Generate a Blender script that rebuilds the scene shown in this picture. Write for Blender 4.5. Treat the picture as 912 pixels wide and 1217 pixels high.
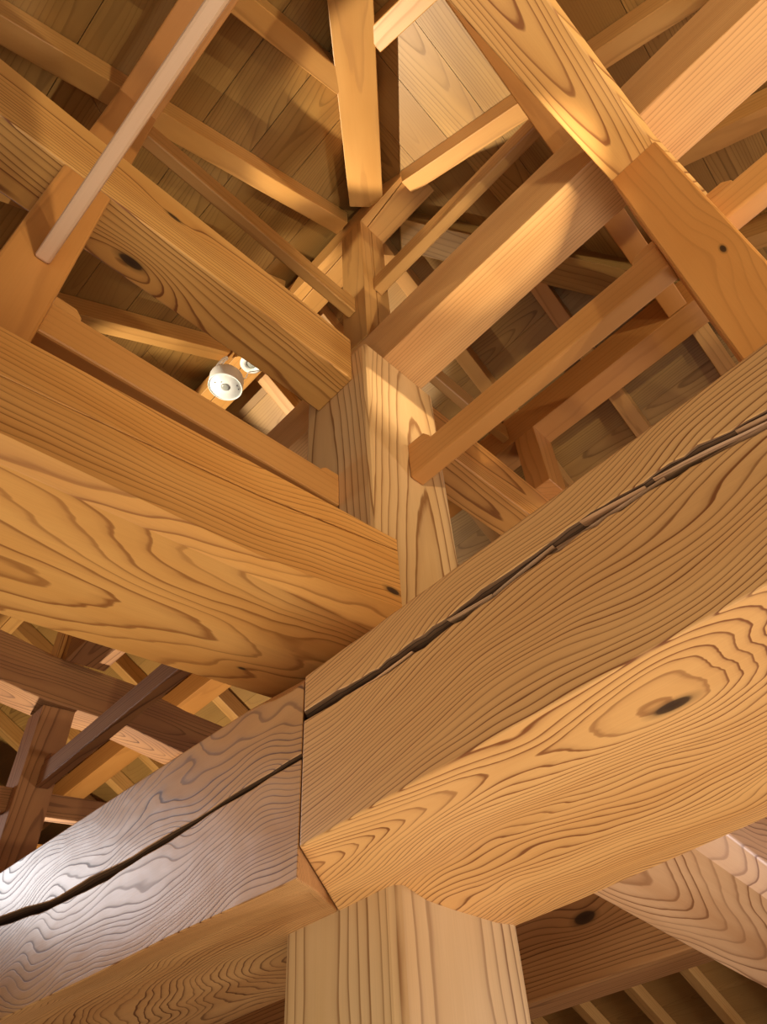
import bpy, bmesh, math, random
from mathutils import Vector, Matrix

random.seed(7)
for o in list(bpy.data.objects):
    bpy.data.objects.remove(o)
scene = bpy.context.scene
COL = scene.collection

# ------------------------------------------------------------------ units
# the frame is described in grid units (x along the cross beams, y along the
# ridge, z above eye height); one unit is 1.2 m, the eye is 1.6 m off the floor
S = 1.2
EYE = 1.6
def W(p):
    return Vector((p[0] * S, p[1] * S, p[2] * S + EYE))

# ------------------------------------------------------------------ camera
R0 = (0.6164573, -0.7640106, -0.1904423)     # camera right
R1 = (0.4102361, 0.5180885, -0.7505269)      # camera down
R2 = (0.6720765, 0.3845415, 0.6328041)       # camera forward
FPX, PX, PY = 769.863, 629.614, 674.163
cd = bpy.data.cameras.new('camera')
cam = bpy.data.objects.new('camera', cd)
COL.objects.link(cam)
M = Matrix(((R0[0], -R1[0], -R2[0], 0), (R0[1], -R1[1], -R2[1], 0), (R0[2], -R1[2], -R2[2], 0), (0, 0, 0, 1)))
M.translation = Vector((0, 0, EYE))
cam.matrix_world = M
cd.sensor_fit = 'VERTICAL'
cd.sensor_height = 36.0
cd.sensor_width = 27.0
cd.lens = FPX / 1217.0 * 36.0
cd.shift_x = (456.0 - PX) / 1217.0
cd.shift_y = (PY - 608.5) / 1217.0
cd.clip_start = 0.02
scene.camera = cam

# ------------------------------------------------------------------ world, lights, exposure
wd = bpy.data.worlds.new('world')
scene.world = wd
wd.use_nodes = True
wd.node_tree.nodes['Background'].inputs[0].default_value = (1.0, 0.82, 0.62, 1)
wd.node_tree.nodes['Background'].inputs[1].default_value = 0.05
vs = scene.view_settings
vs.view_transform = 'Standard'
vs.look = 'None'
vs.gamma = 1.0
vs.use_curve_mapping = False
vs.exposure = 0.08

def look_rot(src, dst):
    return (Vector(dst) - Vector(src)).to_track_quat('-Z', 'Y').to_euler()
def area(name, pos, target, size, power, color, size_y=None, spread=180):
    l = bpy.data.lights.new(name, 'AREA')
    l.energy = power; l.color = color
    l.shape = 'RECTANGLE' if size_y else 'SQUARE'
    l.size = size; l.spread = math.radians(spread)
    if size_y: l.size_y = size_y
    o = bpy.data.objects.new(name, l); COL.objects.link(o)
    o.location = W(pos); o.rotation_euler = look_rot(W(pos), W(target))
    return o
def spot(name, pos, target, power, color, angle=70, blend=0.5, radius=0.03):
    l = bpy.data.lights.new(name, 'SPOT')
    l.energy = power; l.color = color; l.spot_size = math.radians(angle); l.spot_blend = blend
    l.shadow_soft_size = radius
    o = bpy.data.objects.new(name, l); COL.objects.link(o)
    o.location = W(pos); o.rotation_euler = look_rot(W(pos), W(target))
    return o
WARM = (1.0, 0.86, 0.64)
NEUT = (1.0, 0.95, 0.86)
COOL = (0.86, 0.92, 1.0)
area('floor_bounce_fill', (-0.1, 0.1, -0.85), (0.3, 0.3, 1.5), 2.2, 38, NEUT)  # added soft fill facing up, standing in for light bounced off the floor
area('far_bay_lamp', (-0.75, 4.5, 1.40), (0.478, 1.3, 0.42), 0.9, 9, (0.94, 0.96, 1.0), 0.6, 80)  # unseen cool lamp inside the far bay, gives the left girder its sheen; no window
area('window_light_side', (-2.7, -0.6, -0.2), (0.5, 0.3, 0.4), 1.6, 22, (0.94, 0.95, 1.0), 1.2)
area('window_light_right', (3.9, -1.4, -0.9), (1.4, 0.8, 0.2), 1.6, 110, (1.0, 0.95, 1.0), 1.2)
spot('uplight', (0.2, -1.85, 0.82), (0.82, 0.4, 1.7), 150, WARM, 60, 0.5)
spot('uplight_post', (1.3, -0.95, 1.555), (0.81, 0.73, 1.56), 170, WARM, 15, 1.0, 0.012)
spot('uplight_hall', (0.5, -1.2, 0.6), (0.8, 0.1, 1.8), 40, WARM, 80, 0.5)
spot('uplight_strut', (0.55, -0.35, 0.95), (0.79, 0.76, 2.45), 75, WARM, 26, 0.5)
spot('uplight_ridge', (0.50, 2.35, 1.95), (0.60, 0.27, 2.62), 430, WARM, 20, 0.2)
spot('uplight_lamp', (-0.35, 2.55, 1.2), (0.74, 1.62, 2.55), 420, WARM, 26, 0.3)
spot('uplight_bay', (0.9, 3.6, 0.3), (0.7, 3.3, 2.6), 240, WARM, 120, 0.5)

# ------------------------------------------------------------------ materials
class NG:
    def __init__(s, mat):
        s.nt = mat.node_tree; s.n = s.nt.nodes; s.l = s.nt.links
    def new(s, t, **kw):
        n = s.n.new(t)
        for k, v in kw.items(): setattr(n, k, v)
        return n
    def put(s, sock, v):
        if hasattr(v, 'is_output') or isinstance(v, bpy.types.NodeSocket): s.l.new(v, sock)
        else: sock.default_value = v
    def m(s, op, a, b=0.0, c=None):
        n = s.new('ShaderNodeMath', operation=op)
        s.put(n.inputs[0], a); s.put(n.inputs[1], b)
        if c is not None: s.put(n.inputs[2], c)
        return n.outputs[0]
    def vec(s, x, y, z):
        n = s.new('ShaderNodeCombineXYZ')
        s.put(n.inputs[0], x); s.put(n.inputs[1], y); s.put(n.inputs[2], z)
        return n.outputs[0]
    def noise(s, v, scale=1.0, detail=2.0, rough=0.5):
        n = s.new('ShaderNodeTexNoise')
        s.put(n.inputs['Vector'], v); n.inputs['Scale'].default_value = scale
        n.inputs['Detail'].default_value = detail; n.inputs['Roughness'].default_value = rough
        return n.outputs['Fac']
    def ramp(s, f, stops, interp='LINEAR'):
        n = s.new('ShaderNodeValToRGB'); cr = n.color_ramp; cr.interpolation = interp
        while len(cr.elements) < len(stops): cr.elements.new(0.5)
        for e, (p, c) in zip(cr.elements, stops):
            e.position = p; e.color = c if len(c) == 4 else (*c, 1)
        s.put(n.inputs[0], f)
        return n.outputs[0]
    def mix(s, f, a, b, mode='MIX'):
        n = s.new('ShaderNodeMix', data_type='RGBA', blend_type=mode)
        s.put(n.inputs[0], f); s.put(n.inputs[6], a); s.put(n.inputs[7], b)
        return n.outputs[2]

def srgb(h):
    v = [int(h[i:i + 2], 16) / 255 for i in (0, 2, 4)]
    return tuple(x / 12.92 if x <= 0.04045 else ((x + 0.055) / 1.055) ** 2.4 for x in v)

def wood(name, light, mid, dark, freq=55, pith=(0, 0), tilt=(0.0, 0.0), warp=0.02, along=1.2, across=5.0,
         knots=(), rough=0.45, contrast=1.0, var=0.0, blotch=0.25, adze=0.0, spec=0.35, ringnoise=0.35):
    """rings of a log around a pith line running along local x; knots: (x, y, z, mask, radius, reach, lift)"""
    mat = bpy.data.materials.new(name); mat.use_nodes = True
    g = NG(mat); bs = g.n['Principled BSDF']
    tc = g.new('ShaderNodeTexCoord').outputs['Object']
    sp = g.new('ShaderNodeSeparateXYZ'); g.l.new(tc, sp.inputs[0])
    x, y, z = sp.outputs
    rnd = g.new('ShaderNodeObjectInfo').outputs['Random']
    if var > 0:
        r1 = g.m('SUBTRACT', rnd, 0.5)
        r2 = g.m('SUBTRACT', g.m('FRACT', g.m('MULTIPLY', rnd, 7.31)), 0.5)
        xs = g.m('ADD', x, g.m('MULTIPLY', r1, 40.0))
        yy = g.m('ADD', y, g.m('MULTIPLY', r1, var)); zz = g.m('ADD', z, g.m('MULTIPLY', r2, var))
    else:
        xs, yy, zz = x, y, z
    lo = g.vec(g.m('MULTIPLY', xs, along), g.m('MULTIPLY', yy, across), g.m('MULTIPLY', zz, across))
    n1 = g.m('SUBTRACT', g.noise(lo, 1.0, 2.5, 0.45), 0.5)
    lo2 = g.vec(g.m('MULTIPLY_ADD', xs, along * 0.6, 9.1), g.m('MULTIPLY', zz, across), g.m('MULTIPLY_ADD', yy, across, 4.0))
    n2 = g.m('SUBTRACT', g.noise(lo2, 1.0, 2.0, 0.45), 0.5)
    py = g.m('ADD', g.m('SUBTRACT', yy, g.m('MULTIPLY_ADD', x, tilt[0], pith[0])), g.m('MULTIPLY', n1, warp * 2))
    pz = g.m('ADD', g.m('SUBTRACT', zz, g.m('MULTIPLY_ADD', x, tilt[1], pith[1])), g.m('MULTIPLY', n2, warp * 2))
    r = g.m('SQRT', g.m('ADD', g.m('MULTIPLY', py, py), g.m('MULTIPLY', pz, pz)))
    fine = g.noise(g.vec(g.m('MULTIPLY', xs, 5.0), g.m('MULTIPLY', yy, 30.0), g.m('MULTIPLY', zz, 30.0)), 1.0, 2.0)
    r = g.m('ADD', r, g.m('MULTIPLY', g.m('SUBTRACT', fine, 0.5), ringnoise / freq))
    core = None
    for (kx, ky, kz, mask, kr, reach, lift) in knots:
        dx = g.m('MULTIPLY', g.m('SUBTRACT', x, kx), 0.42 * mask[0])
        dy = g.m('MULTIPLY', g.m('SUBTRACT', y, ky), mask[1])
        dz = g.m('MULTIPLY', g.m('SUBTRACT', z, kz), mask[2])
        d2 = g.m('ADD', g.m('ADD', g.m('MULTIPLY', dx, dx), g.m('MULTIPLY', dy, dy)), g.m('MULTIPLY', dz, dz))
        bump = g.m('EXPONENT', g.m('MULTIPLY', d2, -1.0 / (reach * reach)))
        r = g.m('ADD', r, g.m('MULTIPLY', bump, lift))
        if kr <= 0: continue
        dd = g.m('ADD', g.m('SQRT', d2), g.m('MULTIPLY', g.m('SUBTRACT', fine, 0.5), kr * 0.7))
        k = g.ramp(g.m('DIVIDE', dd, kr * 2.0), [(0.0, (1, 1, 1)), (0.38, (0.95, 0.95, 0.95)), (0.5, (0.4, 0.4, 0.4)), (0.8, (0, 0, 0))])
        core = k if core is None else g.m('MAXIMUM', core, k)
    wob = g.noise(g.vec(g.m('MULTIPLY', r, freq * 0.33), rnd, 0.3), 1.0, 1.0)
    t = g.m('ADD', g.m('MULTIPLY', r, freq), g.m('MULTIPLY', wob, 1.6))
    fr = g.m('FRACT', t)
    ring = g.ramp(fr, [(0.0, (0, 0, 0)), (0.50, (0.06, 0.06, 0.06)), (0.76, (0.28, 0.28, 0.28)), (0.88, (1, 1, 1)), (0.95, (0.9, 0.9, 0.9)), (1.0, (0.0, 0.0, 0.0))])
    # some years darker than others
    yr = g.noise(g.vec(g.m('FLOOR', t), rnd, 2.2), 0.77, 0.0)
    ring = g.m('MULTIPLY', ring, g.m('MULTIPLY_ADD', yr, 1.2, 0.25))
    ring = g.m('MINIMUM', g.m('MULTIPLY', ring, contrast), 1.0)
    bl = g.noise(g.vec(g.m('MULTIPLY', xs, 1.6), g.m('MULTIPLY', yy, 9.0), g.m('MULTIPLY', zz, 9.0)), 1.0, 3.0)
    base = g.mix(g.ramp(bl, [(0.3, (0, 0, 0)), (0.72, (1, 1, 1))]), (*light, 1), (*mid, 1))
    col = g.mix(ring, base, (*dark, 1))
    fib = g.noise(g.vec(g.m('MULTIPLY', xs, 6.0), g.m('MULTIPLY', yy, 420.0), g.m('MULTIPLY', zz, 420.0)), 1.0, 2.0)
    col = g.mix(g.m('MULTIPLY', g.m('SUBTRACT', fib, 0.35), 0.35), col, g.mix(0.6, col, (*dark, 1)))
    if var > 0:
        hv = g.m('FRACT', g.m('MULTIPLY', rnd, 13.7))
        col = g.mix(g.m('MULTIPLY', hv, blotch), col, (*mid, 1))
        val = g.m('MULTIPLY_ADD', g.m('FRACT', g.m('MULTIPLY', rnd, 5.13)), 0.30, 0.82)
        hs = g.new('ShaderNodeHueSaturation'); g.put(hs.inputs['Value'], val); g.put(hs.inputs['Color'], col); col = hs.outputs[0]
    if core is not None:
        col = g.mix(core, col, (0.04, 0.018, 0.007, 1))
    g.l.new(col, bs.inputs['Base Color'])
    rr = g.m('MULTIPLY_ADD', ring, 0.12, rough)
    g.l.new(rr, bs.inputs['Roughness'])
    bs.inputs['Specular IOR Level'].default_value = spec
    h = g.m('ADD', g.m('MULTIPLY', ring, -0.5), g.m('MULTIPLY', fib, 0.5))
    bm_ = g.new('ShaderNodeBump'); bm_.inputs['Strength'].default_value = 0.15; bm_.inputs['Distance'].default_value = 0.0015
    g.l.new(h, bm_.inputs['Height'])
    if adze > 0:
        ad = g.noise(g.vec(g.m('MULTIPLY', x, 9.0), g.m('MULTIPLY', y, 14.0), g.m('MULTIPLY', z, 14.0)), 1.0, 2.0)
        b2 = g.new('ShaderNodeBump'); b2.inputs['Strength'].default_value = adze; b2.inputs['Distance'].default_value = 0.01
        g.l.new(ad, b2.inputs['Height']); g.l.new(b2.outputs[0], bm_.inputs['Normal'])
    g.l.new(bm_.outputs[0], bs.inputs['Normal'])
    return mat

def plain(name, color, rough=0.6, metal=0.0):
    mat = bpy.data.materials.new(name); mat.use_nodes = True
    g = NG(mat); bs = g.n['Principled BSDF']
    tc = g.new('ShaderNodeTexCoord').outputs['Object']
    n = g.noise(tc, 12.0, 3.0)
    c = g.mix(g.m('MULTIPLY', n, 0.15), (*color, 1), (*[v * 0.8 for v in color], 1))
    g.l.new(c, bs.inputs['Base Color']); bs.inputs['Roughness'].default_value = rough; bs.inputs['Metallic'].default_value = metal
    return mat

ORL, ORM, ORD = srgb('E2A965'), srgb('CE8E4A'), srgb('8A5326')
MAT = {}
MAT['post'] = wood('post_cedar', srgb('DDB57C'), srgb('CFA368'), srgb('8C5E30'), freq=72, pith=(0.03, 0.05), tilt=(0.02, 0.03), warp=0.022, along=0.9, across=3.5)
MAT['tie'] = wood('tie_cedar', srgb('D9A057'), srgb('C4843E'), srgb('7A461C'), freq=95, pith=(0.02, 0.04), tilt=(0.01, 0.02), warp=0.03, along=0.9, across=4.0, var=0.05)
MAT['tiepink'] = wood('tie_cypress', srgb('DDAA6A'), srgb('CE985A'), srgb('986434'), freq=110, pith=(0.16, -0.2), tilt=(0.01, 0.02), warp=0.025, along=0.8, across=4.0, contrast=0.6)
MAT['rail'] = wood('rail_cypress', srgb('CF9652'), srgb('C08543'), srgb('A06A34'), freq=50, pith=(0.02, 0.1), warp=0.02, contrast=0.35, var=0.08)
MAT['pale'] = wood('pale_rail', srgb('D8B48E'), srgb('CEA67E'), srgb('B98A62'), freq=50, pith=(0.02, 0.1), warp=0.02, contrast=0.3, var=0.08)
MAT['stud'] = wood('stud_cypress', srgb('CC8F4B'), srgb('BE7F3D'), srgb('99602C'), freq=40, pith=(0.05, 0.1), warp=0.05, contrast=0.4, var=0.1)
MAT['rafter'] = wood('rafter_cypress', srgb('D2A05C'), srgb('C18C49'), srgb('90602E'), freq=55, pith=(0.02, 0.08), warp=0.03, contrast=0.45, var=0.12)
MAT['board'] = wood('ceiling_board', srgb('B8904F'), srgb('98723C'), srgb('644622'), freq=95, pith=(0.02, 0.10), tilt=(0.01, 0.04), warp=0.05, along=1.1, across=3.0, contrast=0.6, var=0.25, blotch=0.8)
MAT['dark'] = wood('dark_tie', srgb('B07A45'), srgb('96633A'), srgb('5C371B'), freq=85, pith=(0.02, 0.05), tilt=(0.01, 0.02), warp=0.03, contrast=0.8, var=0.06, rough=0.62)
MAT['splinter'] = wood('splinter_wood', srgb('D0A070'), srgb('B98656'), srgb('7A4C28'), freq=120, warp=0.01, var=0.05)
MAT['torn'] = wood('torn_wood', srgb('7A5634'), srgb('5C3E24'), srgb('2E1C0E'), freq=140, warp=0.03, rough=0.8, adze=0.8)
MAT['white'] = plain('white_plastic', (0.88, 0.90, 0.86), 0.4)
MAT['lens'] = plain('lens_grey', (0.35, 0.36, 0.33), 0.15)
MAT['ink'] = plain('dark_dot', (0.10, 0.10, 0.10), 0.5)
MAT['plaster'] = plain('plaster', (0.36, 0.25, 0.16), 0.9)
MAT['floor'] = plain('floor_wood', (0.50, 0.36, 0.24), 0.5)
MAT['sheath'] = plain('sheathing', (0.12, 0.08, 0.05), 0.9)

# ------------------------------------------------------------------ mesh helpers
def tag(o, label, cat, group=None):
    o['label'] = label; o['category'] = cat
    if group: o['group'] = group
    return o
def build(name, bm, mat, origin, basis, parent=None, bevel=0.0, seg=2):
    """bm in world coordinates -> object with a local frame (x along the grain)"""
    bmesh.ops.recalc_face_normals(bm, faces=bm.faces[:])
    mw = basis.to_4x4(); mw.translation = origin
    inv = mw.inverted()
    bm.transform(inv)
    me = bpy.data.meshes.new(name); bm.to_mesh(me); bm.free()
    me.materials.append(MAT[mat] if isinstance(mat, str) else mat)
    o = bpy.data.objects.new(name, me); COL.objects.link(o)
    o.matrix_world = mw
    if parent is not None:
        o.parent = parent
        o.matrix_parent_inverse = parent.matrix_world.inverted()
    if bevel > 0:
        b = o.modifiers.new('bevel', 'BEVEL'); b.width = bevel; b.segments = seg; b.limit_method = 'ANGLE'
        b.angle_limit = math.radians(40); b.use_clamp_overlap = True
    return o
def frame(d):
    x = Vector(d).normalized()
    up = Vector((0, 0, 1)) if abs(x.z) < 0.9 else Vector((0, 1, 0))
    y = up.cross(x).normalized(); z = x.cross(y)
    return Matrix((x, y, z)).transposed()
def loft(name, rings, mat, parent=None, bevel=0.005, seg=2, torn=()):
    bm = bmesh.new()
    vr = [[bm.verts.new(W(p)) for p in ring] for ring in rings]
    n = len(rings[0])
    for i in range(len(rings) - 1):
        for j in range(n):
            k = (j + 1) % n
            fc = bm.faces.new((vr[i][j], vr[i][k], vr[i + 1][k], vr[i + 1][j]))
            if j in torn: fc.material_index = 1
    bm.faces.new(vr[0]); bm.faces.new(vr[-1][::-1])
    c0 = sum((W(p) for p in rings[0]), Vector()) / n
    c1 = sum((W(p) for p in rings[-1]), Vector()) / n
    o = build(name, bm, mat, (c0 + c1) / 2, frame(c1 - c0), parent, bevel, seg)
    if torn: o.data.materials.append(MAT['torn'])
    return o
def timber(name, axis, s0, s1, lo, hi, mat, parent=None, bevel=0.005, wob=0.0, seg=2):
    """straight squared timber along axis a, b or z between s0 and s1"""
    rings = []
    n = 2 if wob == 0 else 9
    for i in range(n):
        s = s0 + (s1 - s0) * i / (n - 1)
        q = [[lo[0], lo[1]], [hi[0], lo[1]], [hi[0], hi[1]], [lo[0], hi[1]]]
        q = [[u + random.uniform(-wob, wob), v + random.uniform(-wob, wob)] for u, v in q]
        if axis == 'a': rings.append([(s, u, v) for u, v in q])
        elif axis == 'b': rings.append([(u, s, v) for u, v in q])
        else: rings.append([(u, v, s) for u, v in q])
    return loft(name, rings, mat, parent, bevel, seg)
def lerp_table(t, x):
    if x <= t[0][0]: return t[0][1]
    for (x0, y0), (x1, y1) in zip(t, t[1:]):
        if x <= x1: return y0 + (y1 - y0) * (x - x0) / (x1 - x0)
    return t[-1][1]

def hero(o, knots=(), **kw):
    """own timber: knots given in grid coordinates as (point, face axis, radius, reach, lift)"""
    inv = o.matrix_world.inverted()
    ks = []
    for (p, ax, kr, reach, lift) in knots:
        q = inv @ W(p)
        n = (inv.to_3x3() @ Vector({'a': (1, 0, 0), 'b': (0, 1, 0), 'z': (0, 0, 1)}[ax]))
        mask = tuple(0.0 if abs(c) > 0.7 else 1.0 for c in n)
        ks.append((q.x, q.y, q.z, mask, kr, reach, lift))
    o.data.materials[0] = wood(o.name + '_wood', knots=ks, **kw)
    return o

# ------------------------------------------------------------------ room shell
KP, C0 = 0.7, 2.338            # roof pitch, underside of the rafters at x = 0
RX = 0.814                     # ridge line
A_LO, A_HI = -3.1, 5.05        # eaves
B_LO, B_HI = -3.1, 7.6
ZF = -EYE / S
def structure(o):
    o['kind'] = 'structure'; return o
def slab(name, lo, hi, mat):
    bm = bmesh.new(); bmesh.ops.create_cube(bm, size=1.0)
    L, H = W(lo), W(hi)
    for v in bm.verts:
        v.co = Vector((L[i] + (H[i] - L[i]) * (v.co[i] + 0.5) for i in range(3)))
    c = (L + H) / 2
    return structure(build(name, bm, mat, c, Matrix.Identity(3)))
slab('floor', (A_LO - .15, B_LO - .15, ZF - .1), (A_HI + .15, B_HI + .15, ZF), 'floor')
ze = C0 + KP * A_LO + 0.10
slab('wall_left', (A_LO - .12, B_LO, ZF), (A_LO, B_HI, ze), 'plaster')
slab('wall_right', (A_HI, B_LO, ZF), (A_HI + .12, B_HI, C0 + KP * (2 * RX - A_HI) + .10), 'plaster')
slab('wall_front', (A_LO - .12, B_LO - .12, ZF), (A_HI + .12, B_LO, ze), 'plaster')
bm = bmesh.new()
gp = [(A_LO, ZF), (A_HI, ZF), (A_HI, C0 + KP * (2 * RX - A_HI) + .1), (RX, C0 + KP * RX + .25), (A_LO, ze)]
f0 = [bm.verts.new(W((a, B_HI, z))) for a, z in gp]; f1 = [bm.verts.new(W((a, B_HI + .12, z))) for a, z in gp]
bm.faces.new(f0); bm.faces.new(f1[::-1])
for i in range(5):
    j = (i + 1) % 5; bm.faces.new((f0[i], f0[j], f1[j], f1[i]))
structure(build('wall_back', bm, 'plaster', W((RX, B_HI, 1)), Matrix.Identity(3)))

# ---- ceiling boards: three slopes, each plank its own board
BO = 0.112                     # boards lie on the rafters
def ceiling(plane):
    name = 'ceiling'
    root = bpy.data.objects.new(name, None); COL.objects.link(root)
    root.location = W((RX, 0.814, 2.9)); structure(root)
    bpy.context.view_layer.update()
    root['label'] = {'left': 'boarded roof slope above the cross beams, left of the ridge', 'far': 'boarded roof slope beyond the ridge beam',
                     'end': 'boarded triangular hip slope between the two hip rafters'}[plane]
    w, gap, th = 0.158, 0.0016, 0.016
    d = RX - 0.02
    while d > (-3.5 if plane == 'far' else -3.15):
        d0, d1 = d - w + gap, d
        for (u0, u1) in ((d0, d1),):
            pts = []
            for u in (u0, u1):
                h = C0 + KP * u + BO
                if plane == 'left': row = [(u, u, h), (u, B_HI, h)]
                elif plane == 'far': row = [(2 * RX - u, u, h), (2 * RX - u, B_HI, h)]
                else: row = [(u, u, h), (2 * RX - u, u, h)]
                pts.append(row)
            # split long boards in pieces with butt joints
            a, b, c, e = pts[0][0], pts[0][1], pts[1][0], pts[1][1]
            L = abs((b[1] - a[1]) if plane != 'end' else (b[0] - a[0]))
            cuts = [0.0]
            if L > 2.6:
                t = random.uniform(0.9, 2.2)
                while t < L - 0.6:
                    cuts.append(t / L); t += 2.4
            cuts.append(1.0)
            for c0_, c1_ in zip(cuts, cuts[1:]):
                def mixp(p, q, t): return tuple(p[i] + (q[i] - p[i]) * t for i in range(3))
                t1 = c1_ if c1_ == 1.0 else c1_ - 0.0012 / L * 2
                quad = [mixp(a, b, c0_), mixp(a, b, t1), mixp(c, e, t1), mixp(c, e, c0_)]
                if (Vector(quad[0]) - Vector(quad[1])).length < 0.02 and (Vector(quad[2]) - Vector(quad[3])).length < 0.02: continue
                jit = random.uniform(-0.0015, 0.0015)
                bm = bmesh.new()
                lo = [bm.verts.new(W((p[0], p[1], p[2] + jit))) for p in quad]
                hi = [bm.verts.new(W((p[0], p[1], p[2] + th))) for p in quad]
                bm.faces.new(lo); bm.faces.new(hi[::-1])
                for i in range(4):
                    j = (i + 1) % 4; bm.faces.new((lo[i], lo[j], hi[j], hi[i]))
                cc = sum((W(p) for p in quad), Vector()) / 4
                ax = W(quad[1]) - W(quad[0])
                if ax.length < 1e-4: ax = W(quad[2]) - W(quad[3])
                X = ax.normalized()
                Sl = ((W(quad[2]) + W(quad[3])) / 2 - (W(quad[0]) + W(quad[1])) / 2)
                Y = (Sl - X * Sl.dot(X)).normalized(); Z = X.cross(Y)
                build('plank', bm, 'board', cc, Matrix((X, Y, Z)).transposed(), root)
        d -= w
    h = lambda u: C0 + KP * u + BO + th + 0.003
    lo_ = -3.55 if plane == 'far' else -3.2
    if plane == 'left': poly = [(RX, RX, h(RX)), (RX, B_HI, h(RX)), (lo_, B_HI, h(lo_)), (lo_, lo_, h(lo_))]
    elif plane == 'far': poly = [(RX, RX, h(RX)), (RX, B_HI, h(RX)), (2 * RX - lo_, B_HI, h(lo_)), (2 * RX - lo_, lo_, h(lo_))]
    else: poly = [(RX, RX, h(RX)), (2 * RX - lo_, lo_, h(lo_)), (lo_, lo_, h(lo_))]
    bm = bmesh.new()
    lo = [bm.verts.new(W(p)) for p in poly]; hi = [bm.verts.new(W((p[0], p[1], p[2] + .05))) for p in poly]
    bm.faces.new(lo); bm.faces.new(hi[::-1])
    for i in range(len(poly)):
        j = (i + 1) % len(poly); bm.faces.new((lo[i], lo[j], hi[j], hi[i]))
    build('sheathing', bm, 'sheath', W(poly[0]), Matrix.Identity(3), root)
for pl in ('left', 'far', 'end'): ceiling(pl)

# ------------------------------------------------------------------ main column
A0, B0, A1, B1 = 0.6822, 0.7312, 0.950, 0.984
tag(timber('pillar', 'z', 0.70, 1.733, (A0, B0), (A1, B1), 'post', bevel=0.014),
    'thick square upper post at the crossing, tan, standing on the cracked main beam', 'post')
bm = bmesh.new()                 # its head is scribed to the rounded underside of the main beam
under = [(A0, .282), (.70, .280), (.745, .262), (.80, .252), (.907, .238), (A1, .236)]
cols = {}
for bi, b in enumerate((B0, B1)):
    for ai, (a, z) in enumerate(under):
        cols[ai, bi] = bm.verts.new(W((a, b, z + .022)))
lows = {(ai, bi): bm.verts.new(W((under[ai][0], (B0, B1)[bi], ZF))) for ai in (0, 5) for bi in (0, 1)}
for ai in range(5): bm.faces.new((cols[ai, 0], cols[ai + 1, 0], cols[ai + 1, 1], cols[ai, 1]))
for bi in (0, 1): bm.faces.new([lows[0, bi], lows[5, bi]] + [cols[ai, bi] for ai in (5, 4, 3, 2, 1, 0)])
for ai in (0, 5): bm.faces.new((lows[ai, 0], lows[ai, 1], cols[ai, 1], cols[ai, 0]))
bm.faces.new((lows[0, 0], lows[5, 0], lows[5, 1], lows[0, 1]))
p1 = build('pillar', bm, 'post', W(((A0 + A1) / 2, (B0 + B1) / 2, -.55)), frame((0, 0, 1)), None, 0.016)
hero(p1, [((A0, .86, -.12), 'a', 0, .085, -.06), ((.86, B0, -.05), 'b', 0, .05, -.03)], light=srgb('D9B682'), mid=srgb('CDA56C'), dark=srgb('8C6236'), freq=62, pith=(-.02, .02), tilt=(-.01, .015), warp=.03, along=1.3, across=3.2)
tag(p1,
    'thick square post carrying the main beam joint from below', 'post')

# ---- main beam, two timbers meeting in a slanted scarf
NF = 0.478
def scarf(a): return 0.667 + 0.91 * (a - NF)
crackR = [(-0.3, .425), (-0.009, .437), (.06, .448), (.19, .457), (.309, .455), (.389, .45), (.528, .446), (.661, .457)]
widR = [(-0.3, .006), (.0, .010), (.06, .010), (.12, .008), (.19, .010), (.25, .007), (.31, .010), (.40, .0085), (.53, .0085), (.64, .006), (.66, .007)]
def ring_right(b, end=False):
    rj = random.Random(int((b + 5) * 997))
    zc = lerp_table(crackR, b) + rj.uniform(-.0012, .0012); dw = max(.0015, lerp_table(widR, b) + rj.uniform(-.0022, .0014))
    if b < -0.35: dw = .0015
    af = .957 - .094 * max(0, min(.9, .73 - b)); zt = .519 - .004 * (b - .3) + rj.uniform(-.0008, .0008)
    s = [(NF, .285), (NF, zc - dw), (NF + .026 + rj.uniform(-.008, .008), zc - .004), (NF + .030 + rj.uniform(-.008, .008), zc + .003), (NF, zc + dw), (NF, zt),
         (.655, .699), (.80, .702), (.93, .697), (af + .004, .60), (af, .236), (af - .05, .238), (.80, .252), (.745, .262), (.70, .280)]
    if end: return [(a, scarf(a), z) for a, z in s]
    return [(a, b, z) for a, z in s]
bs_ = [.60 - i * .016 for i in range(70)] + [-.62, -.8, -1.2, -1.6]
main_r = loft('girder', [ring_right(.65, True)] + [ring_right(b) for b in bs_], 'tie', bevel=0.0025, torn=(1, 2, 3))
hero(main_r, [((.588, .213, .282), 'z', .012, .07, -.03), ((.54, .80, .28), 'z', 0, .13, -.085), ((.515, .175, .28), 'z', 0, .05, -.035), ((.80, .16, .25), 'z', 0, .06, .05), ((.66, .45, .28), 'z', 0, .09, .035)], light=srgb('DEA865'), mid=srgb('CF9655'), dark=srgb('7E481C'),
     freq=115, pith=(-.20, .50), tilt=(.05, .08), warp=.12, along=2.2, across=3.2, ringnoise=.9, contrast=1.1)
tag(main_r, 'huge tan main beam with a long splintered crack and a dark knot underneath', 'beam')
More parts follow.
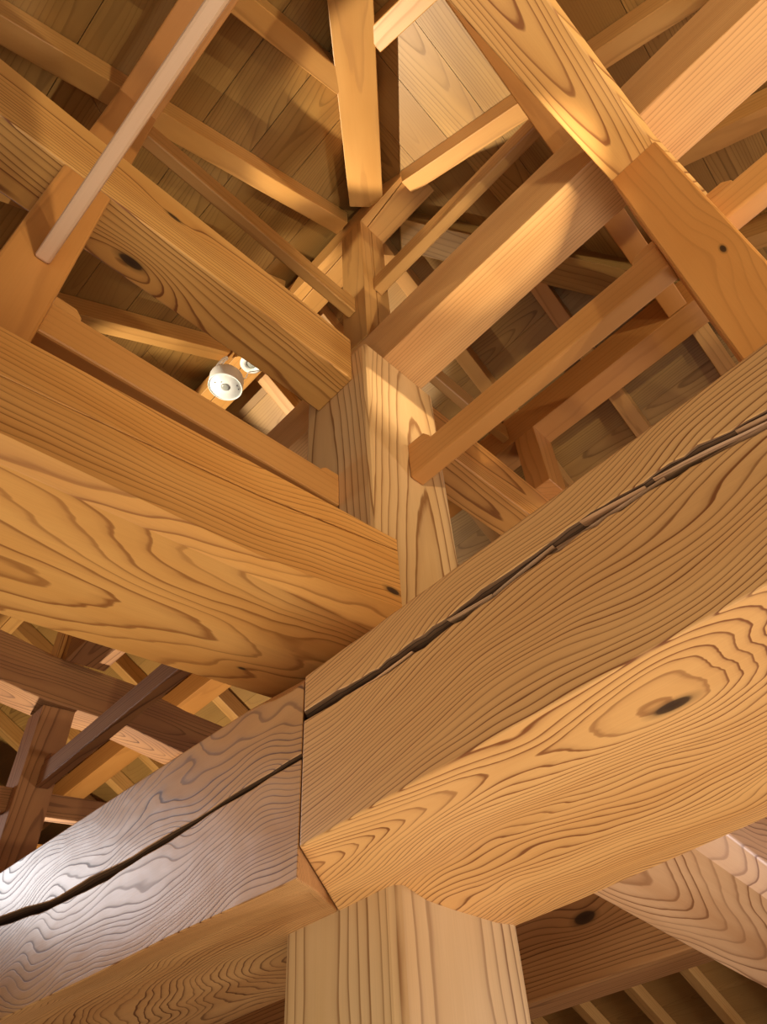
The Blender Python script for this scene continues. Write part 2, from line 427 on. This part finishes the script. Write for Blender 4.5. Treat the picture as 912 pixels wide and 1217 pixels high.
# splinters standing in the crack
def splinter(bs, off0, off1, w, dep):
    rings = []
    n = 6
    for i in range(n):
        t = i / (n - 1); b = bs[0] + (bs[1] - bs[0]) * t
        zc = lerp_table(crackR, b) + off0 + (off1 - off0) * t
        k = w * (0.15 + 0.85 * math.sin(math.pi * min(1, max(0.0, .08 + .84 * t))))
        rings.append([(NF + dep, b, zc - k), (NF + dep - .004, b, zc + k * .2), (NF + dep + .012, b, zc + k)])
    loft('splinter', rings, 'splinter', main_r, 0)
for args in (((.36, .24), -.007, .004, .0016, .006), ((.27, .10), -.006, .002, .0020, .008), ((.11, -.05), .006, -.006, .0022, .005), ((.06, -.15), -.007, -.001, .0022, .006),
             ((.24, .17), .004, -.001, .0013, .012), ((.40, .33), .005, -.005, .0012, .004), ((.20, .12), .007, .001, .0012, .003), ((.57, .46), -.007, -.004, .0010, .003), ((.02, -.12), .006, .0, .0016, .004)):
    splinter(*args)

crackL = [(.675, .401), (.794, .404), (.961, .406), (1.154, .412), (1.357, .426), (1.575, .461), (2.0, .52)]
widL = [(.675, .003), (.75, .0025), (.80, .004), (.88, .0022), (.96, .0055), (1.1, .005), (1.2, .010), (1.35, .006), (1.5, .009), (1.6, .008)]
topL = [(.667, .510), (.70, .510), (.74, .516), (.775, .527), (.80, .530), (1.158, .551), (1.659, .575), (2.8, .62)]
botL = [(.667, .250), (.755, .254), (.94, .263), (1.164, .268), (1.442, .278), (2.8, .30)]
def ring_left(b, end=False):
    rj = random.Random(int((b + 9) * 991))
    zc = lerp_table(crackL, b) + rj.uniform(-.0012, .0012); dw = lerp_table(widL, b) + rj.uniform(-.0008, .0008)
    zt = lerp_table(topL, b); zb = lerp_table(botL, b)
    s = [(NF, zb), (NF, zc - dw), (NF + .04, zc - .004), (NF + .04, zc + .002), (NF, zc + dw), (NF, zt),
         (.635, .675), (.80, .70), (.93, .69), (.955, .60), (.955, .275), (.86, .275), (.69, .281), (.56, zb + .016)]
    if end: return [(a, scarf(a) + .002, z) for a, z in s]
    return [(a, max(b, scarf(a) + .004 + (b - .6) * .1), z) for a, z in s]
bl_ = [.70 + i * .035 for i in range(34)] + [2.0, 2.3, 2.6]
main_l = loft('girder', [ring_left(.667, True)] + [ring_left(b) for b in bl_], 'tie', bevel=0.0025, torn=(1, 2, 3))
hero(main_l, light=srgb('CB965A'), mid=srgb('B27C45'), dark=srgb('643A1A'), freq=175, pith=(-.22, .26), tilt=(.03, .05), warp=.085, along=2.0, across=3.0, rough=.40, adze=.2, spec=.45, ringnoise=.8)
tag(main_l,
    'brown weathered main beam with dense wavy grain, scarfed to the tan one', 'beam')

# ---- cross beam resting on the main beam from the left
topA = [(-1.6, .885), (0, .915), (.28, .927), (.712, .949)]
crA = [(-1.6, .80), (0.03, .825), (.40, .862), (.712, .917)]
def ring_cross(a):
    zt = lerp_table(topA, a); zc = lerp_table(crA, a)
    k = lerp_table([(0, 0), (.45, 0), (.712, .035)], a)
    dw = lerp_table([(-1.6, .0006), (.1, .0012), (.35, .0018), (.5, .0022), (.712, .001)], a)
    sec = [(.70, .733 + k), (.70, zc - dw), (.73, zc), (.70, zc + dw), (.70, zt), (.86, zt + .012), (1.0, zt), (1.0, .702), (.86, .700), (.722 + k * .5, .708 + k * .3)]
    return [(a, b, z) for b, z in sec]
cross = loft('crossbeam', [ring_cross(a) for a in (-1.6, -1.0, -.6, -.3, -.1, 0, .1, .2, .3, .4, .5, .58, .64, .68, .712)], 'tie', bevel=0.003)
hero(cross, [((.69, .70, .80), 'b', .010, .03, .01), ((.54, .94, .70), 'z', .004, .03, .01), ((.66, .80, .70), 'z', 0, .06, -.045), ((.30, .80, .70), 'z', 0, .07, .03)], light=srgb('E2A75A'), mid=srgb('D09044'), dark=srgb('8C5220'), freq=80, pith=(.10, .36), tilt=(.04, .05), warp=.095, along=1.6, across=2.8, ringnoise=.7, contrast=.8)
tag(cross,
    'broad orange cross beam with wavy grain underneath, resting on the main beam', 'beam')

# ------------------------------------------------------------------ upper frame
ta = timber('tie_timber', 'a', -.75, A0, (.787, 1.60), (.929, 1.805), 'tie', bevel=0.005, wob=.0015)
hero(ta, [((.144, .886, 1.6), 'z', .014, .05, -.03), ((.168, .787, 1.716), 'b', .010, .04, -.02)], light=srgb('D8A45A'), mid=srgb('C48B45'), dark=srgb('7A461C'), freq=100, pith=(.10, .12), tilt=(.01, .03), warp=.03, along=1.0, across=4.0)
tag(ta,
    'golden tie beam with a round dark knot, running into the upper post', 'beam')
tag(timber('tie_timber', 'a', A1, 2.35, (.787, 1.60), (.929, 1.805), 'tie', bevel=0.005, wob=.0015),
    'streaky golden tie beam between the upper post and the strut beyond the ridge', 'beam')
tag(timber('tie_timber', 'b', -.57, 1.6, (.755, 1.733), (.908, 1.93), 'tiepink', bevel=0.004, wob=.001),
    'straight pinkish tie beam lying on top of the upper post', 'beam')
tag(timber('tie_timber', 'b', 1.6, 2.64, (.755, 1.733), (.908, 1.93), 'dark', bevel=0.004),
    'dark tie beam on the ridge line reaching the sagging tie of the next bay', 'beam')
def ring_tr(a):
    bl = lerp_table([(-.85, .14), (.25, .038), (.754, -.031), (.97, -.045), (2.3, -.08)], a)
    br = lerp_table([(-.85, -.03), (.25, -.108), (.417, -.124), (.754, -.158), (.97, -.20), (2.3, -.24)], a)
    return [(a, bl, 1.582), (a, br + .012, 1.582), (a, br, 1.60), (a, br, 1.733), (a, bl, 1.733)]
tr = loft('tie_timber', [ring_tr(a) for a in (-.85, -.5, -.3, 0, .25, .417, .6, .754, .85, .965, 1.5, 2.3)], 'tie', bevel=0.003)
hero(tr, light=srgb('DDAA62'), mid=srgb('D09A54'), dark=srgb('8A5424'), freq=150, pith=(.0, .03), tilt=(.02, .035), warp=.022, along=1.3, across=3.0)
tag(tr,
    'broad cross tie with cathedral grain lying on the orange square strut', 'beam')

st = timber('strut', 'z', .698, 1.582, (.755, -.152), (.868, -.031), 'stud', bevel=0.006)
hero(st, [((.755, -.114, 1.09), 'a', .006, .05, -.03)], light=srgb('D0914A'), mid=srgb('C5843F'), dark=srgb('9C622C'), freq=55, pith=(.1, .15), warp=.05, contrast=.4)
tag(st,
    'orange square strut with a small knot, standing on the cracked main beam', 'post')
tag(timber('strut', 'z', .922, 1.60, (-.034, .787), (.055, .886), 'stud', bevel=0.006),
    'smooth orange strut between the orange cross beam and the knotty tie beam', 'post')
tag(timber('strut', 'z', 1.805, 2.13, (-.034, .79), (.057, .89), 'stud', bevel=0.004),
    'short orange strut on top of the knotty tie beam, under a purlin', 'post')
tag(timber('strut', 'z', 1.805, 2.13, (1.57, .718), (1.698, .82), 'stud', bevel=0.004),
    'short strut on the streaky tie beam, under the purlin beyond the ridge', 'post')
p2 = [(.752, .792), (.8065, .792), (.808, .812), (.8095, .792), (.868, .792), (.868, .905), (.752, .905)]
tag(loft('strut', [[(u, v, z) for u, v in p2] for z in (1.93, 2.80)], 'rafter', None, 0.002),
    'slender strut carrying the end of the ridge beam, with a vertical split', 'post')

def rail(axis, s0, s1, lo, hi, mat, label, wedges=()):
    o = tag(timber('rail', axis, s0, s1, lo, hi, mat, bevel=0.006), label, 'rail')
    for (w0, w1, h) in wedges:
        m = 0.4 * w1 + 0.6 * w0
        top = hi[1]
        rings = []
        for s, hh in ((w0, h), (w0 + (w1 - w0) * .75, h * .95), (w1, h * .35)):
            q = [(lo[0] + .004, top - .0), (hi[0] - .004, top - .0), (hi[0] - .004, top + hh), (lo[0] + .004, top + hh)]
            rings.append([(s, u, v) if axis == 'a' else (u, s, v) for u, v in q])
        loft('wedge', rings, mat, o, 0.002)
    return o
rail('a', .055, A0, (.843, 1.145), (.90, 1.238), 'rail', 'smooth orange rail between the smooth strut and the upper post', ((.055, .105, .03), (A0, A0 - .05, .02)))
rail('b', -.031, B0, (.809, 1.243), (.852, 1.333), 'rail', 'smooth orange rail between the knotted strut and the upper post', ((B0, B0 - .075, .042), (-.031, .03, .03)))
rail('b', -1.3, -.152, (.809, 1.243), (.852, 1.333), 'rail', 'rail running on from the knotted strut, its top edge wedged', ((-.152, -.215, .03),))
rail('b', B1, 2.72, (.809, 1.243), (.852, 1.333), 'dark', 'dark rail between the upper post and the strut of the next bay', ((2.72, 2.66, .03),))
rail('b', -1.3, .787, (.003, 1.243), (.026, 1.32), 'pale', 'pale pinkish rail ending on the smooth orange strut')
rail('a', .057, .752, (.838, 2.135), (.875, 2.215), 'rafter', 'thin rail from the short strut to the ridge strut, lit along its side', ((.752, .70, .02),))
rail('b', .05, .792, (.795, 2.29), (.832, 2.372), 'rafter', 'thin golden rail running from the hip slope into the ridge strut')
rail('a', .868, 1.57, (.838, 2.16), (.875, 2.25), 'rafter', 'thin rail from the ridge strut to the strut beyond the ridge')

tag(timber('purlin', 'b', .16, 6.5, (-.034, 2.13), (.057, 2.30), 'stud', bevel=0.004), 'orange purlin on the short strut above the knotty tie beam', 'beam')
tag(timber('purlin', 'b', -.10, 6.5, (1.57, 2.13), (1.695, 2.285), 'stud', bevel=0.004), 'purlin beyond the ridge, carried by a short strut on the streaky tie', 'beam')
tag(timber('purlin', 'a', .16, 1.565, (-.03, 2.13), (.05, 2.285), 'stud', bevel=0.004), 'purlin under the hip slope above the broad cross tie', 'beam')
rg = lambda k: [(.753, 2.80), (k - .0015, 2.80), (k, 2.83), (k + .0015, 2.80), (.875, 2.80), (.875, 2.915), (.753, 2.915)]
tag(loft('ridge_timber', [[(u, b, v) for u, v in rg(k)] for b, k in ((.50, .765), (.79, .788), (1.4, .80), (3.0, .81), (6.8, .80))], 'rafter', None, 0.002),
    'ridge beam with a split along its underside, ending at the hip', 'beam')

# ------------------------------------------------------------------ rafters and hips
def sloped(name, p0, p1, width, depth, mat, plan_dir=None):
    """p0, p1 underside centre line points; width measured horizontally"""
    d = Vector((p1[0] - p0[0], p1[1] - p0[1], 0)).normalized()
    n = Vector((-d.y, d.x, 0)) * (width / 2)
    rings = []
    for p in (p0, p1):
        rings.append([(p[0] - n.x, p[1] - n.y, p[2]), (p[0] + n.x, p[1] + n.y, p[2]), (p[0] + n.x, p[1] + n.y, p[2] + depth), (p[0] - n.x, p[1] - n.y, p[2] + depth)])
    return loft(name, rings, mat, None, 0.003)
def zl(u): return C0 + KP * u
RD = 0.108
GL = 'rafters of the left slope'; GF = 'rafters beyond the ridge'; GE = 'jack rafters of the hip slope'
# left slope
def raf_left(b, a_top, label, group=None):
    o = sloped('rafter', (-2.95, b, zl(-2.95)), (a_top, b, zl(a_top)), .066, RD, 'rafter')
    tag(o, label, 'rafter', group); return o
o = sloped('rafter', (-2.4, .62, zl(-2.4)), (.40, .462, zl(.40)), .066, RD, 'rafter')
tag(o, 'jack rafter butting the near hip from the left slope', 'rafter')
raf_left(.885, .74, 'rafter of the left slope just behind the thin rail, reaching the ridge strut')
raf_left(1.70, .74, 'rafter of the left slope beside the white drum lamp')
raf_left(1.30, .74, 'rafter of the left slope passing behind the knotty tie beam')
for b in (2.12, 2.54, 2.96, 3.38, 3.80, 4.22, 4.64, 5.06):
    raf_left(b, .74, 'plain rafter of the left slope over the next bays', GL)
# far slope
def zr(a): return C0 + KP * (2 * RX - a)
for b in (.835, 1.255, 1.675, 2.095, 2.515, 2.935, 3.355, 3.775, 4.195, 4.615, 5.035):
    o = sloped('rafter', (.885, b, zr(.885)), (5.0, b, zr(5.0)), .066, RD, 'rafter')
    if b < 1: tag(o, 'rafter beyond the ridge running down over the streaky tie beam', 'rafter')
    else: tag(o, 'plain rafter descending beyond the ridge over the next bays', 'rafter', GF)
for b in (.40, -.02, -.44):
    a = 2 * RX - b + .05
    o = sloped('rafter', (a, b, zr(a)), (5.0, b, zr(5.0)), .07, RD, 'rafter')
    if b > .3: tag(o, 'rafter beyond the ridge starting from the farther hip, just behind the tie on the post', 'rafter')
    else: tag(o, 'rafter starting low on the farther hip, beyond the ridge', 'rafter', 'low hip-side rafters beyond the ridge')
# hip slope
tag(sloped('rafter', (.745, -2.9, zl(-2.9)), (.776, .555, zl(.555)), .056, RD, 'rafter'), 'middle rafter of the hip slope, its end set against the ridge end', 'rafter')
for a, lab in ((.378, 'jack rafter of the hip slope meeting the near hip rafter below the ridge end'), (1.135, 'jack rafter of the hip slope meeting the farther hip rafter'),
               (-.04, 'outer jack rafter low on the near hip rafter'), (1.53, 'outer jack rafter low on the farther hip, over the purlin end')):
    t = min(a, 2 * RX - a) - .08
    tag(sloped('rafter', (a, -2.9, zl(-2.9)), (a, t, zl(t)), .062, RD, 'rafter'), lab, 'rafter')
tag(sloped('hip_rafter', (-2.9, -2.9, zl(-2.9) - .03), (.745, .745, zl(.745) - .03), .130, .16, 'rafter'), 'broad near hip rafter rising to the ridge end', 'rafter')
tag(sloped('hip_rafter', (2 * RX + 2.9, -2.9, zl(-2.9) - .03), (.905, .723, zl(.723) - .03), .130, .16, 'board'), 'broad farther hip rafter, pale, going down beyond the ridge', 'rafter')

# ------------------------------------------------------------------ next bay
tz = [(-1.4, 1.72), (.529, 1.63), (.75, 1.58), (1.07, 1.552), (1.304, 1.493), (2.6, 1.30)]
rings = []
for a in (-.65, -.3, 0, .3, .529, .75, 1.07, 1.304, 1.8, 2.6):
    z = lerp_table(tz, a); b = 2.70
    rings.append([(a, b, z), (a, b + .15, z + .005), (a, b + .15, z + .20), (a, b, z + .20)])
tag(loft('tie_timber', rings, 'dark', bevel=0.006), 'dark crooked tie beam sagging away across the next bay', 'beam')
tag(timber('strut', 'z', .80, 1.572, (.755, 2.72), (.87, 2.85), 'dark', bevel=0.004), 'dark strut of the next bay where the dark rail ends', 'post')
tag(timber('crossbeam', 'a', -1.2, 2.4, (2.66, .60), (2.95, .80), 'dark', bevel=0.006), 'dark lower cross beam of the next bay', 'beam')
tag(timber('rail', 'a', .87, 2.0, (2.76, 1.16), (2.80, 1.25), 'dark', bevel=0.004), 'dark cross rail going right from the next bay strut', 'rail')
tag(timber('rail', 'a', -.9, .755, (2.76, 1.16), (2.80, 1.25), 'dark', bevel=0.004), 'dark cross rail going left from the next bay strut', 'rail')
tag(timber('rail', 'b', 2.85, 4.62, (.809, 1.243), (.852, 1.333), 'tie', bevel=0.004), 'far rail from the next bay strut towards the last bay', 'rail')
tag(timber('tie_timber', 'a', -.75, 2.35, (4.62, 1.58), (4.76, 1.78), 'tie', bevel=0.004), 'far tie beam of the last bay', 'beam')
tag(timber('strut', 'z', .6, 1.58, (.755, 4.62), (.87, 4.74), 'tie', bevel=0.004), 'far strut under the tie of the last bay', 'post')
tag(timber('strut', 'z', 1.78, 2.80, (.755, 2.74), (.86, 2.84), 'tie', bevel=0.004), 'strut carrying the ridge beam over the next bay', 'post')

# ------------------------------------------------------------------ lower right, beyond the main beam
b2 = timber('crossbeam', 'b', -1.2, 3.2, (1.49, .20), (1.79, .48), 'dark', bevel=0.006)
hero(b2, [((1.49, .943, .332), 'a', .016, .05, -.03)], light=srgb('C08A52'), mid=srgb('A87342'), dark=srgb('6A4020'), freq=70, pith=(.1, .3), warp=.04)
tag(b2, 'brown beam parallel to the main beam, seen under it with a dark knot', 'beam')
rings = []
for a, z, h in ((.97, .262, .18), (1.3, .18, .14), (1.46, .14, .056), (1.63, .10, .09), (1.8, .06, .12), (2.3, -.05, .19)):
    rings.append([(a, .41, z), (a, .612, z), (a, .62, z + .025), (a, .60, z + h), (a, .36, z + h), (a, .372, z + .03)])
sl = loft('girder', rings, 'tiepink', bevel=0.004)
hero(sl, light=srgb('DDB184'), mid=srgb('C08E60'), dark=srgb('86552F'), freq=115, pith=(.05, .22), tilt=(.04, .05), warp=.06, along=1.6, across=3.0)
tag(sl, 'pinkish beam sloping down and away from the main beam', 'beam')

# ------------------------------------------------------------------ white drum lamp
def lathe(name, prof, mat, parent, seg=40):
    bm = bmesh.new()
    rr = []
    for (r, z) in prof:
        rr.append([bm.verts.new(Vector((r * math.cos(2 * math.pi * i / seg), r * math.sin(2 * math.pi * i / seg), z))) for i in range(seg)] if r > 1e-6 else [bm.verts.new(Vector((0, 0, z)))])
    for p, q in zip(rr, rr[1:]):
        for i in range(seg):
            j = (i + 1) % seg
            if len(p) == 1 and len(q) > 1: bm.faces.new((p[0], q[i], q[j]))
            elif len(q) == 1 and len(p) > 1: bm.faces.new((p[i], p[j], q[0]))
            elif len(p) > 1: bm.faces.new((p[i], p[j], q[j], q[i]))
    bmesh.ops.recalc_face_normals(bm, faces=bm.faces[:])
    me = bpy.data.meshes.new(name); bm.to_mesh(me); bm.free()
    for f in me.polygons: f.use_smooth = True
    me.materials.append(MAT[mat])
    o = bpy.data.objects.new(name, me); COL.objects.link(o)
    if parent: o.parent = parent
    return o
def tube(name, pts, r, mat, parent, seg=8):
    cu = bpy.data.curves.new(name, 'CURVE'); cu.dimensions = '3D'; cu.bevel_depth = r; cu.bevel_resolution = 2
    s = cu.splines.new('BEZIER'); s.bezier_points.add(len(pts) - 1)
    for bp, p in zip(s.bezier_points, pts):
        bp.co = p; bp.handle_left_type = bp.handle_right_type = 'AUTO'
    o = bpy.data.objects.new(name, cu); COL.objects.link(o)
    dg = bpy.context.evaluated_depsgraph_get()
    me = bpy.data.meshes.new_from_object(o.evaluated_get(dg))
    bpy.data.objects.remove(o); bpy.data.curves.remove(cu)
    me.materials.clear(); me.materials.append(MAT[mat])
    for f in me.polygons: f.use_smooth = True
    o = bpy.data.objects.new(name, me); COL.objects.link(o)
    if parent: o.parent = parent
    return o
lamp = bpy.data.objects.new('drum_lamp', None); COL.objects.link(lamp)
lamp.location = W((.73, 1.63, 2.53))
tag(lamp, 'white round emergency lamp hanging on cables beside a rafter', 'lamp')
r = .080
lathe('body', [(0, .105), (r * .80, .105), (r * .9, .100), (r * .96, .090), (r, .075), (r, .004), (r * .985, 0), (r * .94, 0), (r * .94, .006), (0, .006)], 'white', lamp)
lathe('face_plate', [(0, .0035), (r * .93, .0035), (r * .93, .012), (0, .012)], 'white', lamp)
lathe('lens', [(0, -.004), (.012, -.003), (.021, .001), (.021, .006), (0, .006)], 'lens', lamp).location = (.0, .0, 0)
for (x, y, rr_) in ((.035, -.045, .004), (.052, -.032, .004), (-.05, .01, .003), (-.03, -.012, .003)):
    d = lathe('indicator', [(0, .001), (rr_, .001), (rr_, .004), (0, .004)], 'ink', lamp, 12); d.location = (x, y, 0)
tube('cable', [(-.03, .03, .10), (-.045, .04, .15), (-.03, .03, .25), (.0, .05, .34)], .006, 'white', lamp)
tube('cable', [(.0, .03, .10), (-.03, .045, .16), (-.015, .035, .26), (.01, .055, .34)], .005, 'white', lamp)
tube('cable', [(.01, -.02, .10), (.08, .0, .16), (.12, .03, .30)], .003, 'white', lamp)
det = bpy.data.objects.new('downlight_ring', None); COL.objects.link(det)
det.location = W((.818, 1.618, 2.80)) - Vector((0, 0, .013))
tag(det, 'small white ring fitting under the ridge beam behind the drum lamp', 'lamp')
lathe('rim', [(.026, .0), (.030, -.008), (.045, -.010), (.055, -.004), (.055, .014), (.026, .014), (.026, 0)], 'white', det)
lathe('glass', [(0, .004), (.027, .004), (.027, .012), (0, .012)], 'lens', det)

bpy.context.view_layer.update()
